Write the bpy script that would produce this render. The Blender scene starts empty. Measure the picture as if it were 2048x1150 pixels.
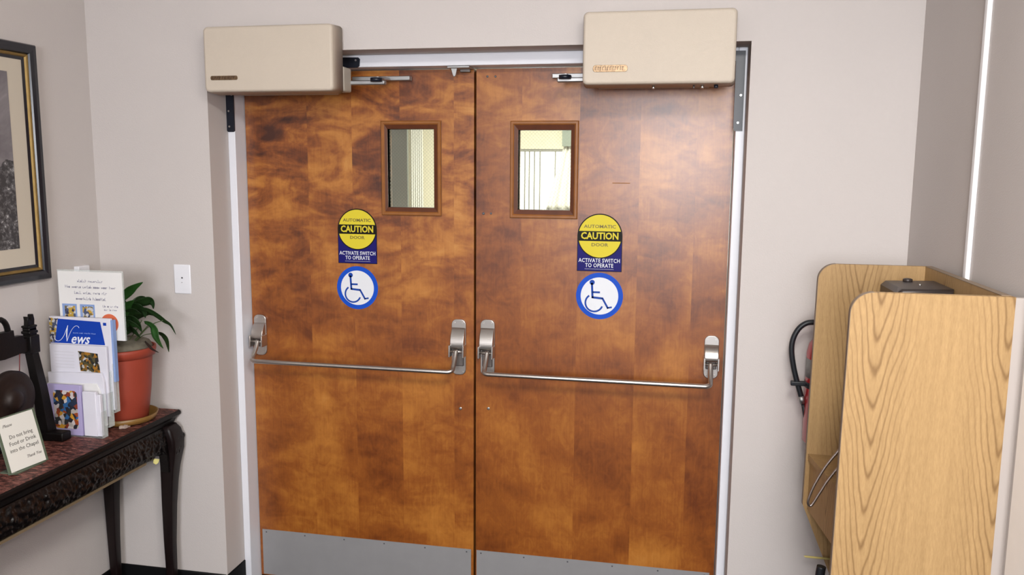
import bpy, bmesh, math, random
from mathutils import Vector, Matrix
random.seed(7)
SC = bpy.context.scene
COL = SC.collection

# ---------------------------------------------------------------- camera
cy_, sy_ = math.cos(-.1967), math.sin(-.1967)
cp_, sp_ = math.cos(.1391), math.sin(.1391)
cr_, sr_ = math.cos(.0077), math.sin(.0077)
FW = Vector((sy_*cp_, cy_*cp_, -sp_)); RT = Vector((cy_, -sy_, 0)); UP = RT.cross(FW)
R2 = RT*cr_ + UP*sr_; U2 = -RT*sr_ + UP*cr_
cam_d = bpy.data.cameras.new('camera'); cam = bpy.data.objects.new('camera', cam_d); COL.objects.link(cam)
M3 = Matrix((R2, U2, -FW)).transposed()
cam.matrix_world = Matrix.Translation((.7376, -2.9909, 1.6782)) @ M3.to_4x4()
cam_d.sensor_width = 36; cam_d.lens = 1657.69*36/2048
cam_d.clip_start = .02
SC.camera = cam

# ---------------------------------------------------------------- world, lights, exposure
SC.view_settings.view_transform = 'Standard'; SC.view_settings.look = 'None'
SC.view_settings.gamma = 1; SC.view_settings.use_curve_mapping = False
SC.view_settings.exposure = 0.06
w = bpy.data.worlds.new('world'); SC.world = w; w.use_nodes = True
w.node_tree.nodes['Background'].inputs[0].default_value = (.75, .82, 1, 1)
w.node_tree.nodes['Background'].inputs[1].default_value = 1.0

def area(name, loc, target, sx, sy, watts, color):
    d = bpy.data.lights.new(name, 'AREA'); d.shape = 'RECTANGLE'; d.size = sx; d.size_y = sy
    d.energy = watts; d.color = color
    o = bpy.data.objects.new(name, d); COL.objects.link(o); o.location = loc
    o.rotation_euler = (Vector(target)-Vector(loc)).to_track_quat('-Z', 'Y').to_euler()
    return o
area('window_daylight', (.75, -6.3, 1.85), (.5, 0, 1.4), 1.5, 1.1, 140, (.93, .95, 1))
area('ceiling_lamp', (.95, -2.7, 2.64), (.75, -2.5, 0), .9, .6, 92, (1, .97, .92))
area('camera_flash', (.80, -3.0, 1.80), (.2, 0, 1.4), .14, .10, 10, (1, .96, .92))
area('back_room_lamp', (-.3, 2.3, 2.55), (-.3, 2.3, 0), 1.2, 1.2, 110, (1, .98, .92))

# ---------------------------------------------------------------- materials
def srgb(r, g, b):
    f = lambda c: (c/255/12.92) if c/255 <= .04045 else ((c/255+.055)/1.055)**2.4
    return (f(r), f(g), f(b), 1)
def mat(name, col, rough=.6, metal=0, spec=.5, bump=0, bscale=200, var=0, vscale=8, coat=0, emis=None, estr=0, alpha=1, trans=0):
    m = bpy.data.materials.new(name); m.use_nodes = True; nt = m.node_tree; n = nt.nodes; l = nt.links
    b = n['Principled BSDF']
    b.inputs['Roughness'].default_value = rough; b.inputs['Metallic'].default_value = metal
    b.inputs['Specular IOR Level'].default_value = spec; b.inputs['Coat Weight'].default_value = coat
    b.inputs['Alpha'].default_value = alpha; b.inputs['Transmission Weight'].default_value = trans
    tc = n.new('ShaderNodeTexCoord')
    ns = n.new('ShaderNodeTexNoise'); ns.inputs['Scale'].default_value = vscale; ns.inputs['Detail'].default_value = 5
    l.new(tc.outputs['Object'], ns.inputs['Vector'])
    mx = n.new('ShaderNodeMix'); mx.data_type = 'RGBA'
    mx.inputs[6].default_value = tuple(c*(1-var) for c in col[:3])+(1,)
    mx.inputs[7].default_value = tuple(min(1, c*(1+var)) for c in col[:3])+(1,)
    l.new(ns.outputs[0], mx.inputs[0]); l.new(mx.outputs[2], b.inputs['Base Color'])
    if bump:
        nb = n.new('ShaderNodeTexNoise'); nb.inputs['Scale'].default_value = bscale; nb.inputs['Detail'].default_value = 3
        l.new(tc.outputs['Object'], nb.inputs['Vector'])
        bp = n.new('ShaderNodeBump'); bp.inputs['Strength'].default_value = bump; bp.inputs['Distance'].default_value = .002
        l.new(nb.outputs[0], bp.inputs['Height']); l.new(bp.outputs[0], b.inputs['Normal'])
    if emis:
        b.inputs['Emission Color'].default_value = emis; b.inputs['Emission Strength'].default_value = estr
    return m

class G:      # tiny node-graph helper
    def __init__(s, name):
        s.m = bpy.data.materials.new(name); s.m.use_nodes = True; s.nt = s.m.node_tree; s.b = s.nt.nodes['Principled BSDF']
    def n(s, t, **k):
        x = s.nt.nodes.new('ShaderNode'+t)
        for a, v in k.items(): setattr(x, a, v)
        return x
    def l(s, a, b): s.nt.links.new(a, b)
    def math(s, op, a, b=None, c=None):
        x = s.n('Math', operation=op)
        for i, v in enumerate((a, b, c)):
            if v is None: continue
            if isinstance(v, (int, float)): x.inputs[i].default_value = v
            else: s.l(v, x.inputs[i])
        return x.outputs[0]
    def ramp(s, fac, stops, interp='LINEAR'):
        x = s.n('ValToRGB'); x.color_ramp.interpolation = interp; e = x.color_ramp.elements
        while len(e) < len(stops): e.new(.5)
        for i, (p, c) in enumerate(stops): e[i].position = p; e[i].color = c if len(c) == 4 else tuple(c)+(1,)
        s.l(fac, x.inputs[0]); return x.outputs[0]
    def mix(s, fac, a, b, mode='MIX'):
        x = s.n('Mix', data_type='RGBA', blend_type=mode)
        for i, v in ((0, fac), (6, a), (7, b)):
            if isinstance(v, (int, float)): x.inputs[i].default_value = v
            elif isinstance(v, tuple): x.inputs[i].default_value = v
            else: s.l(v, x.inputs[i])
        return x.outputs[2]
    def noise(s, vec, scale, detail=4, rough=.5, dist=0):
        x = s.n('TexNoise'); x.inputs['Scale'].default_value = scale; x.inputs['Detail'].default_value = detail
        x.inputs['Roughness'].default_value = rough; x.inputs['Distortion'].default_value = dist
        s.l(vec, x.inputs['Vector']); return x.outputs[0]

def door_wood(name, edges, seed, figure):
    g = G(name); tc = g.n('TexCoord').outputs['Object']
    sep = g.n('SeparateXYZ'); g.l(tc, sep.inputs[0]); X, Y, Z = sep.outputs
    idx = None      # one constant tone per veneer leaf
    for e, v in edges:
        st = g.math('MULTIPLY', g.math('GREATER_THAN', X, e), v)
        idx = st if idx is None else g.math('ADD', idx, st)
    cmb = g.n('CombineXYZ'); g.l(g.math('ADD', X, seed), cmb.inputs[0]); g.l(g.math('MULTIPLY', idx, 3.1), cmb.inputs[1]); g.l(Z, cmb.inputs[2])
    def mapped(sc, rot=(0, 0, 0)):
        mp = g.n('Mapping'); mp.inputs['Scale'].default_value = sc; mp.inputs['Rotation'].default_value = rot
        g.l(cmb.outputs[0], mp.inputs[0]); return mp.outputs[0]
    big = g.noise(mapped((1.5, 1, 1.3), (0, .4, 0)), 2.0, 2, .5, .5)
    flame = g.noise(mapped((1.5, 1, 3.0), (0, .5, 0)), 3.0, 5, .58, 1.3)
    flame2 = g.noise(mapped((3.0, 1, 6.5), (0, -.45, 0)), 2.4, 4, .55, 1.0)
    grain = g.noise(mapped((70, 1, 2.4)), 3, 4)
    swirl = g.noise(mapped((9, 1, 5), (0, .6, 0)), 3, 4, .6, 2.0)
    # the strong flame figure lies in the upper half of the veneer
    amp = g.math('SMOOTH_MIN', g.math('SMOOTH_MAX', g.math('MULTIPLY', g.math('SUBTRACT', Z, .70), 1.0), .30, .2), 1, .2)
    v = g.math('MULTIPLY', g.math('SUBTRACT', big, .5), .95)
    f = g.math('ADD', g.math('MULTIPLY', g.math('SUBTRACT', flame, .5), 1.25), g.math('MULTIPLY', g.math('SUBTRACT', flame2, .5), .85))
    v = g.math('ADD', v, g.math('MULTIPLY', g.math('MULTIPLY', f, amp), figure))
    v = g.math('ADD', v, g.math('MULTIPLY', g.math('SUBTRACT', swirl, .5), .30))
    v = g.math('ADD', v, g.math('MULTIPLY', g.math('SUBTRACT', grain, .5), .14))
    v = g.math('ADD', v, g.math('ADD', .52, idx))
    c = g.ramp(v, [(.08, (.048, .0080, .001)), (.32, (.142, .033, .0040)), (.52, (.262, .075, .0095)), (.74, (.41, .150, .022)), (.95, (.50, .215, .042))])
    g.l(c, g.b.inputs['Base Color'])
    g.b.inputs['Roughness'].default_value = .35; g.b.inputs['Specular IOR Level'].default_value = .5; g.b.inputs['Coat Weight'].default_value = .35; g.b.inputs['Coat Roughness'].default_value = .30; g.b.inputs['Coat IOR'].default_value = 1.45
    bp = g.n('Bump'); bp.inputs['Strength'].default_value = .08; bp.inputs['Distance'].default_value = .001
    g.l(grain, bp.inputs['Height']); g.l(bp.outputs[0], g.b.inputs['Normal'])
    return g.m

def oak_laminate(name, axis, centres, k, off=0, freq=80):
    """cathedral-grained oak print: nested pointed arches round each centre line"""
    g = G(name); tc = g.n('TexCoord').outputs['Object']; sep = g.n('SeparateXYZ'); g.l(tc, sep.inputs[0])
    X = sep.outputs[axis]; Z = sep.outputs[2]
    mw = g.n('Mapping'); mw.inputs['Scale'].default_value = (5, 5, 2.2); g.l(tc, mw.inputs[0])
    wob = g.noise(mw.outputs[0], 1.6, 3); X2 = g.math('ADD', X, g.math('MULTIPLY', g.math('SUBTRACT', wob, .5), .04))
    d = None
    for c in centres:
        e = g.math('ABSOLUTE', g.math('SUBTRACT', X2, c)); d = e if d is None else g.math('MINIMUM', d, e)
    d2 = g.math('SUBTRACT', g.math('SQRT', g.math('ADD', g.math('MULTIPLY', d, d), .00006)), .0077)
    mp = g.n('Mapping'); mp.inputs['Scale'].default_value = (26, 26, 7); g.l(tc, mp.inputs[0])
    jig = g.noise(mp.outputs[0], 1, 4, .6)
    t = g.math('SUBTRACT', Z, g.math('MULTIPLY', d2, k)); t = g.math('ADD', t, g.math('MULTIPLY', jig, .055))
    s = g.math('SINE', g.math('ADD', g.math('MULTIPLY', t, freq), off))
    line = g.math('POWER', g.math('MULTIPLY', g.math('ADD', s, 1), .5), 5)
    fade = g.math('MAXIMUM', g.math('SUBTRACT', 1.0, g.math('MULTIPLY', d, 10.5)), .0)
    line = g.math('MULTIPLY', line, fade)
    mf = g.n('Mapping'); mf.inputs['Scale'].default_value = (300, 300, 60); g.l(tc, mf.inputs[0])
    fine = g.noise(mf.outputs[0], 1, 3, .6)
    ml = g.n('Mapping'); ml.inputs['Scale'].default_value = (60, 60, 1.3); g.l(tc, ml.inputs[0])
    lng = g.noise(ml.outputs[0], 1, 4, .65)
    base = g.mix(g.math('ADD', g.math('MULTIPLY', fine, .5), g.math('MULTIPLY', lng, .5)), (.205, .118, .046, 1), (.50, .325, .150, 1))
    c = g.mix(g.math('MULTIPLY', line, .75), base, (.15, .078, .028, 1))
    g.l(c, g.b.inputs['Base Color']); g.b.inputs['Roughness'].default_value = .5; g.b.inputs['Specular IOR Level'].default_value = .3
    return g.m

def rosewood_top():
    g = G('reddish_veneer'); tc = g.n('TexCoord').outputs['Object']
    mp = g.n('Mapping'); mp.inputs['Scale'].default_value = (1, 2.2, 1); mp.inputs['Rotation'].default_value = (0, 0, .5); g.l(tc, mp.inputs[0])
    a = g.noise(mp.outputs[0], 38, 6, .75, .6)
    c = g.ramp(a, [(.42, (.018, .006, .005)), (.52, (.13, .040, .030)), (.64, (.32, .13, .10))])
    g.l(c, g.b.inputs['Base Color']); g.b.inputs['Roughness'].default_value = .6; g.b.inputs['Specular IOR Level'].default_value = .25
    return g.m

def mosaic(name, cols, scale, sat=1):
    g = G(name); tc = g.n('TexCoord').outputs['Object']
    ad = g.n('Mapping'); ad.inputs['Scale'].default_value = (1, .01, 1); g.l(tc, ad.inputs[0])
    nz = g.n('TexNoise'); nz.inputs['Scale'].default_value = scale*.6; g.l(ad.outputs[0], nz.inputs['Vector'])
    mixv = g.n('Mix', data_type='VECTOR'); mixv.inputs[0].default_value = .012
    g.l(ad.outputs[0], mixv.inputs[4]); g.l(nz.outputs[1], mixv.inputs[5])
    vo = g.n('TexVoronoi'); vo.inputs['Scale'].default_value = scale; g.l(mixv.outputs[1], vo.inputs['Vector'])
    sp = g.n('SeparateColor'); g.l(vo.outputs['Color'], sp.inputs[0])
    c = g.ramp(sp.outputs[0], [(i/len(cols), c) for i, c in enumerate(cols)], 'CONSTANT')
    g.l(c, g.b.inputs['Base Color']); g.b.inputs['Roughness'].default_value = .4
    return g.m

WALLC = (.555, .512, .492, 1)
M = {}
M['wall'] = mat('painted_wall', WALLC, .85, 0, .3, bump=.25, bscale=260, var=.03, vscale=3)
M['ceiling'] = mat('ceiling_paint', (.8, .8, .78, 1), .9)
M['floor'] = mat('dark_carpet', (.022, .020, .020, 1), .95, 0, .1, bump=.5, bscale=500, var=.4, vscale=300)
M['base'] = mat('black_rubber_base', (.0035, .0035, .004, 1), .6, 0, .2)
M['frame'] = mat('white_door_frame_paint', (.74, .75, .80, 1), .38, 0, .5, bump=.05, bscale=60)
M['trimw'] = mat('white_trim_paint', (.82, .81, .82, 1), .5, var=.04, vscale=20)
M['steel'] = mat('satin_stainless', (.56, .53, .50, 1), .33, 1, bump=.05, bscale=400)
M['steel_dark'] = mat('dark_cast_metal', (.18, .16, .15, 1), .5, .9)  # dark grey cast metal for small hardware parts
M['alum'] = mat('aluminium', (.42, .42, .42, 1), .5, 1)
M['kick'] = mat('brushed_kick_plate', (.30, .295, .30, 1), .6, .3, .4, var=.08, vscale=14)
M['cream'] = mat('cream_painted_cover', (.54, .468, .385, 1), .55, 0, .4, bump=.35, bscale=500, var=.03)
M['cream_dark'] = mat('grey_beige_cast_housing', (.44, .40, .34, 1), .55, 0, .4)
M['black'] = mat('black_enamel', (.006, .008, .016, 1), .36, 0, .4)
M['rubber'] = mat('black_rubber', (.010, .012, .016, 1), .42, 0, .5)
M['gap'] = mat('dark_brown_astragal', (.045, .022, .012, 1), .7)
M['brass'] = mat('brass_nameplate', (.20, .135, .08, 1), .36, .9, var=.8, vscale=140)
M['plate_dark'] = mat('dark_lettering', (.05, .02, .015, 1), .5)
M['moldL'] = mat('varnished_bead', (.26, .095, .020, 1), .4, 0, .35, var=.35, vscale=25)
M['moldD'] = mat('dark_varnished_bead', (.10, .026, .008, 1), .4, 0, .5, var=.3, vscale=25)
M['yellow'] = mat('yellow_vinyl', (.66, .55, .035, 1), .5, 0, .2)
M['vblack'] = mat('black_vinyl', (.008, .007, .005, 1), .5, 0, .15)
M['navy'] = mat('navy_vinyl', (.010, .008, .13, 1), .5, 0, .15)
M['blue'] = mat('blue_vinyl', (.005, .070, .50, 1), .5, 0, .2)
M['symb'] = mat('symbol_blue_vinyl', (.008, .055, .33, 1), .5, 0, .2)
M['white_v'] = mat('white_vinyl', (.72, .74, .78, 1), .4)
M['plastic_w'] = mat('white_plastic', (.80, .80, .84, 1), .35)
M['dot'] = mat('grey_screw', (.10, .10, .11, 1), .5, .5)
M['screw'] = mat('bright_screw', (.65, .63, .60, 1), .3, 1)
M['ebony'] = mat('ebonised_wood', (.004, .003, .003, 1), .42, 0, .25, bump=.2, bscale=120, var=.3, vscale=30)
M['ebony_red'] = mat('dark_rosewood', (.007, .003, .003, 1), .40, 0, .28, var=.3, vscale=30)
M['carve'] = mat('carved_dark_wood', (.003, .002, .002, 1), .30, 0, .38, bump=1.0, bscale=90, var=.4, vscale=60)
M['rawwood'] = mat('pale_wood_underside', (.16, .115, .065, 1), .7)
M['top'] = rosewood_top()
M['gong'] = mat('aged_bronze', (.016, .008, .006, 1), .5, .3, bump=.4, bscale=40, var=.4, vscale=18)
M['string'] = mat('red_cord', (.16, .03, .03, 1), .8)
M['terra'] = mat('terracotta_plastic', (.30, .050, .028, 1), .5, 0, .3, var=.12, vscale=10)
M['saucer'] = mat('amber_saucer', (.20, .105, .025, 1), .4, var=.35, vscale=30)
M['soil'] = mat('grey_brown_soil', (.13, .115, .085, 1), .95, bump=1, bscale=60, var=.5, vscale=50)
M['leaf'] = mat('dark_green_leaf', (.012, .034, .008, 1), .42, 0, .35, var=.6, vscale=18)
M['leaf_l'] = mat('light_green_leaf', (.020, .075, .014, 1), .42, 0, .4, var=.5, vscale=25)
M['leaf_d'] = mat('withered_leaf', (.025, .014, .010, 1), .6, var=.3)
M['stem'] = mat('green_stem', (.06, .09, .03, 1), .5)
M['paper'] = mat('white_paper', (.72, .71, .70, 1), .7)
M['paper_l'] = mat('lilac_white_paper', (.66, .65, .72, 1), .7, var=.05, vscale=20)
M['paper_c'] = mat('cream_card', (.70, .69, .64, 1), .7)
M['purple'] = mat('lavender_cover', (.40, .35, .58, 1), .5)
M['nblue'] = mat('royal_blue_print', (.006, .045, .36, 1), .5, 0, .2)
M['pblue'] = mat('pale_blue_print', (.22, .32, .58, 1), .6)
M['orange'] = mat('orange_print', (.60, .13, .055, 1), .6)
M['ink'] = mat('grey_ink', (.30, .29, .38, 1), .7)
M['inkd'] = mat('dark_ink', (.07, .065, .06, 1), .7)
M['white_ink'] = mat('white_print', (.75, .78, .85, 1), .6)
M['lblue_ink'] = mat('light_blue_print', (.25, .38, .75, 1), .6)
M['mosaic'] = mosaic('stained_glass_print', [(.02, .03, .06), (.30, .06, .015), (.55, .28, .03), (.03, .03, .03), (.55, .5, .5), (.03, .12, .30), (.22, .04, .02), (.40, .36, .33), (.02, .02, .03)], 70)
M['mosaic_f'] = mosaic('small_stained_glass_print', [(.03, .03, .06), (.5, .3, .04), (.18, .14, .05), (.55, .55, .6), (.45, .3, .05), (.06, .08, .15), (.5, .5, .5)], 120)
M['photo'] = mosaic('autumn_photo_print', [(.03, .03, .02), (.35, .16, .02), (.08, .07, .03), (.45, .45, .45), (.22, .11, .02), (.02, .02, .02)], 110)
M['acryl'] = mat('clear_acrylic', (.75, .82, .80, 1), .12, 0, .5, alpha=.25)
M['acryl_edge'] = mat('grey_green_acrylic_edge', (.10, .13, .09, 1), .25, 0, .5)
M['gold'] = mat('gilt', (.26, .165, .05, 1), .5, .6, bump=.3, bscale=90, var=.3, vscale=40)
M['fblack'] = mat('black_lacquer', (.012, .012, .017, 1), .2, 0, .5)
M['mat'] = mat('ivory_mat_board', (.55, .49, .40, 1), .8)
M['red'] = mat('red_cylinder_paint', (.42, .012, .018, 1), .3, coat=.3)
M['label'] = mat('grey_label', (.22, .21, .20, 1), .5, var=.4, vscale=60)
M['oakN'] = oak_laminate('oak_laminate_near', 0, [.058, .315], 6.5)
M['oakF'] = oak_laminate('oak_laminate_far', 0, [.135, .42], 7, 2.0, 70)
M['oakS'] = oak_laminate('oak_laminate_shelf', 1, [.1, .45], 6, 1.0)
M['oak_edge'] = mat('grey_brown_edge_band', (.20, .145, .10, 1), .6)
M['phone'] = mat('dark_phone_enamel', (.035, .026, .024, 1), .38, .2, .5, var=.3)
M['wire'] = mat('dull_chrome', (.42, .37, .34, 1), .28, 1)
M['ylw_tag'] = mat('yellow_paper', (.62, .56, .20, 1), .7)
M['pencil'] = mat('yellow_pencil_paint', (.55, .45, .16, 1), .5)
M['crumb'] = mat('crumpled_tissue', (.36, .28, .24, 1), .8, var=.3, vscale=50)
M['farwall'] = mat('far_cream_wall', (.86, .80, .62, 1), .9, bump=.8, bscale=70, var=.06, vscale=30)
M['greenwall'] = mat('grey_green_panel', (.30, .34, .29, 1), .8, var=.04)
M['pane'] = mat('bright_window_glass', (1, 1, 1, 1), .5, emis=(1, .99, .95, 1), estr=2.6)
M['curtain'] = mat('white_curtain', (.93, .91, .84, 1), .9)
M['bar'] = mat('grey_window_bar', (.30, .29, .25, 1), .5)

def wired_glass():
    g = G('wired_glass'); tc = g.n('TexCoord').outputs['Object']; sep = g.n('SeparateXYZ'); g.l(tc, sep.inputs[0])
    X, Y, Z = sep.outputs
    def wires(sgn):
        a = g.math('ADD', g.math('MULTIPLY', X, 1/.013), g.math('MULTIPLY', Z, sgn/.013))
        return g.math('LESS_THAN', g.math('FRACT', a), .035)
    wv = g.math('MAXIMUM', wires(1), wires(-1))
    tr = g.n('BsdfTransparent'); tr.inputs[0].default_value = (.95, .97, .93, 1)
    gl = g.n('BsdfGlossy'); gl.inputs['Roughness'].default_value = .03
    m1 = g.n('MixShader'); m1.inputs[0].default_value = .05; g.l(tr.outputs[0], m1.inputs[1]); g.l(gl.outputs[0], m1.inputs[2])
    df = g.n('BsdfDiffuse'); df.inputs[0].default_value = (.42, .42, .34, 1)
    m2 = g.n('MixShader'); g.l(wv, m2.inputs[0]); g.l(m1.outputs[0], m2.inputs[1]); g.l(df.outputs[0], m2.inputs[2])
    g.l(m2.outputs[0], g.nt.nodes['Material Output'].inputs[0])
    return g.m
M['wired'] = wired_glass()

def landscape_photo():      # framed black-and-white print: cloudy sky over a dark speckled shore
    g = G('black_and_white_print'); tc = g.n('TexCoord').outputs['Object']; sep = g.n('SeparateXYZ'); g.l(tc, sep.inputs[0])
    Z = sep.outputs[2]
    cl = g.noise(tc, 5, 5, .6, .5)
    fl = g.noise(tc, 60, 3, .7)
    sky = g.ramp(cl, [(.3, (.10, .09, .10)), (.55, (.22, .20, .21)), (.75, (.42, .40, .40))])
    gnd = g.ramp(fl, [(.45, (.035, .033, .035)), (.62, (.13, .125, .13)), (.72, (.55, .55, .55))])
    edge = g.math('ADD', Z, g.math('MULTIPLY', g.noise(tc, 9, 4), .16))
    f = g.math('GREATER_THAN', edge, .46)
    g.l(g.mix(f, gnd, sky), g.b.inputs['Base Color']); g.b.inputs['Roughness'].default_value = .25
    return g.m
M['print'] = landscape_photo()

# ---------------------------------------------------------------- geometry helpers
class MB:
    def __init__(s, xf=None): s.bm = bmesh.new(); s.xf = xf or Matrix.Identity(4); s.sm = []
    def _v(s, p): return s.bm.verts.new(s.xf @ Vector(p))
    def face(s, pts, smooth=False):
        f = s.bm.faces.new([s._v(p) for p in pts]); f.smooth = smooth; return f
    def box(s, a, b, bev=0, seg=2):
        x0, x1 = sorted((a[0], b[0])); y0, y1 = sorted((a[1], b[1])); z0, z1 = sorted((a[2], b[2]))
        vs = [s._v(p) for p in ((x0,y0,z0),(x1,y0,z0),(x1,y1,z0),(x0,y1,z0),(x0,y0,z1),(x1,y0,z1),(x1,y1,z1),(x0,y1,z1))]
        fs = [s.bm.faces.new([vs[i] for i in q]) for q in ((0,3,2,1),(4,5,6,7),(0,1,5,4),(1,2,6,5),(2,3,7,6),(3,0,4,7))]
        if bev:
            es = list({e for f in fs for e in f.edges})
            r = bmesh.ops.bevel(s.bm, geom=es, offset=bev, segments=seg, profile=.5, affect='EDGES')
            for f in r['faces']: f.smooth = True
        return s
    def prism(s, pts, n0, n1, plane='xz', bev=0, seg=2):
        def P(p, t):
            return {'xz': (p[0], t, p[1]), 'yz': (t, p[0], p[1]), 'xy': (p[0], p[1], t)}[plane]
        A = [s._v(P(p, n0)) for p in pts]; B = [s._v(P(p, n1)) for p in pts]; k = len(pts)
        fs = [s.bm.faces.new(A), s.bm.faces.new(B[::-1])]
        for i in range(k): fs.append(s.bm.faces.new((A[i], B[i], B[(i+1) % k], A[(i+1) % k])))
        bmesh.ops.recalc_face_normals(s.bm, faces=fs)
        if bev:
            es = list({e for f in fs[:2] for e in f.edges})
            r = bmesh.ops.bevel(s.bm, geom=es, offset=bev, segments=seg, profile=.5, affect='EDGES')
            for f in r['faces']: f.smooth = True
        return s
    def lathe(s, prof, c=(0, 0, 0), axis='z', n=40, sq=1.0):
        rings = []
        for r, h in prof:
            ring = []
            for i in range(n):
                a = 2*math.pi*i/n; u, v = r*math.cos(a), r*math.sin(a)*sq
                p = {'z': (u, v, h), 'y': (u, h, v), 'x': (h, u, v)}[axis]
                ring.append(s._v((p[0]+c[0], p[1]+c[1], p[2]+c[2])))
            rings.append(ring)
        fs = []
        for a, b in zip(rings, rings[1:]):
            for i in range(n):
                f = s.bm.faces.new((a[i], a[(i+1) % n], b[(i+1) % n], b[i])); f.smooth = True; fs.append(f)
        fs.append(s.bm.faces.new(rings[0])); fs.append(s.bm.faces.new(rings[-1][::-1]))
        bmesh.ops.recalc_face_normals(s.bm, faces=fs)
        return s
    def tube(s, pts, r, n=12, closed=False):
        pts = [Vector(p) for p in pts]; k = len(pts); rr = r if isinstance(r, (list, tuple)) else [r]*k
        rings = []; prev = None
        for i, p in enumerate(pts):
            if closed: t = pts[(i+1) % k]-pts[i-1]
            else: t = pts[min(i+1, k-1)]-pts[max(i-1, 0)]
            t.normalize()
            if prev is None:
                up = Vector((0, 0, 1)) if abs(t.z) < .9 else Vector((0, 1, 0)); a = t.cross(up).normalized()
            else: a = (prev-t*prev.dot(t)).normalized()
            prev = a; b = t.cross(a)
            rings.append([s._v(p+(a*math.cos(2*math.pi*j/n)+b*math.sin(2*math.pi*j/n))*rr[i]) for j in range(n)])
        fs = []
        pairs = list(zip(rings, rings[1:]))+([(rings[-1], rings[0])] if closed else [])
        for a, b in pairs:
            for j in range(n):
                f = s.bm.faces.new((a[j], a[(j+1) % n], b[(j+1) % n], b[j])); f.smooth = True; fs.append(f)
        if not closed: fs.append(s.bm.faces.new(rings[0])); fs.append(s.bm.faces.new(rings[-1][::-1]))
        bmesh.ops.recalc_face_normals(s.bm, faces=fs)
        return s
    def loops(s, loops, closed_rings=True, cap0=False, cap1=False, smooth=False):
        R = [[s._v(p) for p in L] for L in loops]; n = len(R[0]); fs = []
        for a, b in zip(R, R[1:]):
            for j in range(n if closed_rings else n-1):
                f = s.bm.faces.new((a[j], a[(j+1) % n], b[(j+1) % n], b[j])); f.smooth = smooth; fs.append(f)
        if cap0: fs.append(s.bm.faces.new(R[0]))
        if cap1: fs.append(s.bm.faces.new(R[-1][::-1]))
        bmesh.ops.recalc_face_normals(s.bm, faces=fs)
        return s
    def text(s, txt, size, xf, depth=.0004, width=None, shear=0, space=1.0, bold=0):
        cu = bpy.data.curves.new('t', 'FONT'); cu.body = txt; cu.size = size; cu.extrude = depth; cu.align_x = 'CENTER'; cu.align_y = 'CENTER'
        cu.shear = shear; cu.offset = bold*size; cu.space_character = space; cu.resolution_u = 2
        o = bpy.data.objects.new('t', cu); COL.objects.link(o)
        bpy.context.view_layer.update()
        me = o.to_mesh(); xs = [v.co.x for v in me.vertices]
        sc = (width/(max(xs)-min(xs))) if width else 1
        vs = [s.bm.verts.new(s.xf @ (xf @ Vector((v.co.x*sc, v.co.y, v.co.z)))) for v in me.vertices]
        for p in me.polygons:
            try: s.bm.faces.new([vs[i] for i in p.vertices])
            except ValueError: pass
        o.to_mesh_clear(); bpy.data.objects.remove(o); bpy.data.curves.remove(cu)
        return s
    def build(s, name, m, parent=None):
        me = bpy.data.meshes.new(name)
        o = bpy.data.objects.new(name, me); COL.objects.link(o)
        base = Vector((0, 0, 0)); p = parent
        while p: base += Vector(p.location); p = p.parent
        if parent is None:
            vs = [v.co for v in s.bm.verts]
            base = Vector(((min(v.x for v in vs)+max(v.x for v in vs))/2, (min(v.y for v in vs)+max(v.y for v in vs))/2, min(v.z for v in vs)))
            o.location = base
        else: o.parent = parent
        bmesh.ops.translate(s.bm, verts=s.bm.verts, vec=-base)
        s.bm.to_mesh(me); s.bm.free(); me.materials.append(M[m] if isinstance(m, str) else m)
        return o

def tag(o, label=None, cat=None, group=None, kind=None):
    if label: o['label'] = label
    if cat: o['category'] = cat
    if group: o['group'] = group
    if kind: o['kind'] = kind
    return o
def thing(name, loc, label=None, cat=None, group=None, kind=None):
    o = bpy.data.objects.new(name, None); COL.objects.link(o); o.location = loc; o.empty_display_size = .05
    return tag(o, label, cat, group, kind)
def struct(o): o['kind'] = 'structure'; return o
def Y_plane(y, x, z, roll=0):      # text frame facing -y
    return Matrix.Translation((x, y, z)) @ Matrix.Rotation(roll, 4, 'Y') @ Matrix.Rotation(math.pi/2, 4, 'X')

def smooth_path(pts, n=6):
    P = [Vector(p) for p in pts]; out = []
    for i in range(len(P)-1):
        p0, p1, p2, p3 = P[max(i-1, 0)], P[i], P[i+1], P[min(i+2, len(P)-1)]
        for j in range(n):
            t = j/n
            out.append(.5*((2*p1)+(p2-p0)*t+(2*p0-5*p1+4*p2-p3)*t*t+(3*p1-p0-3*p2+p3)*t**3))
    out.append(P[-1]); return out

def rect_loop(x0, x1, z0, z1, y): return [(x0, y, z0), (x1, y, z0), (x1, y, z1), (x0, y, z1)]
def rrect(x0, x1, z0, z1, r, n=6, corners=(1, 1, 1, 1)):     # BL, BR, TR, TL
    pts = []
    for (cx, cz, a0, on, px, pz) in ((x0+r, z0+r, 180, corners[0], x0, z0), (x1-r, z0+r, 270, corners[1], x1, z0), (x1-r, z1-r, 0, corners[2], x1, z1), (x0+r, z1-r, 90, corners[3], x0, z1)):
        if not on: pts.append((px, pz)); continue
        for i in range(n+1):
            a = math.radians(a0+90*i/n); pts.append((cx+r*math.cos(a), cz+r*math.sin(a)))
    return pts

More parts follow.
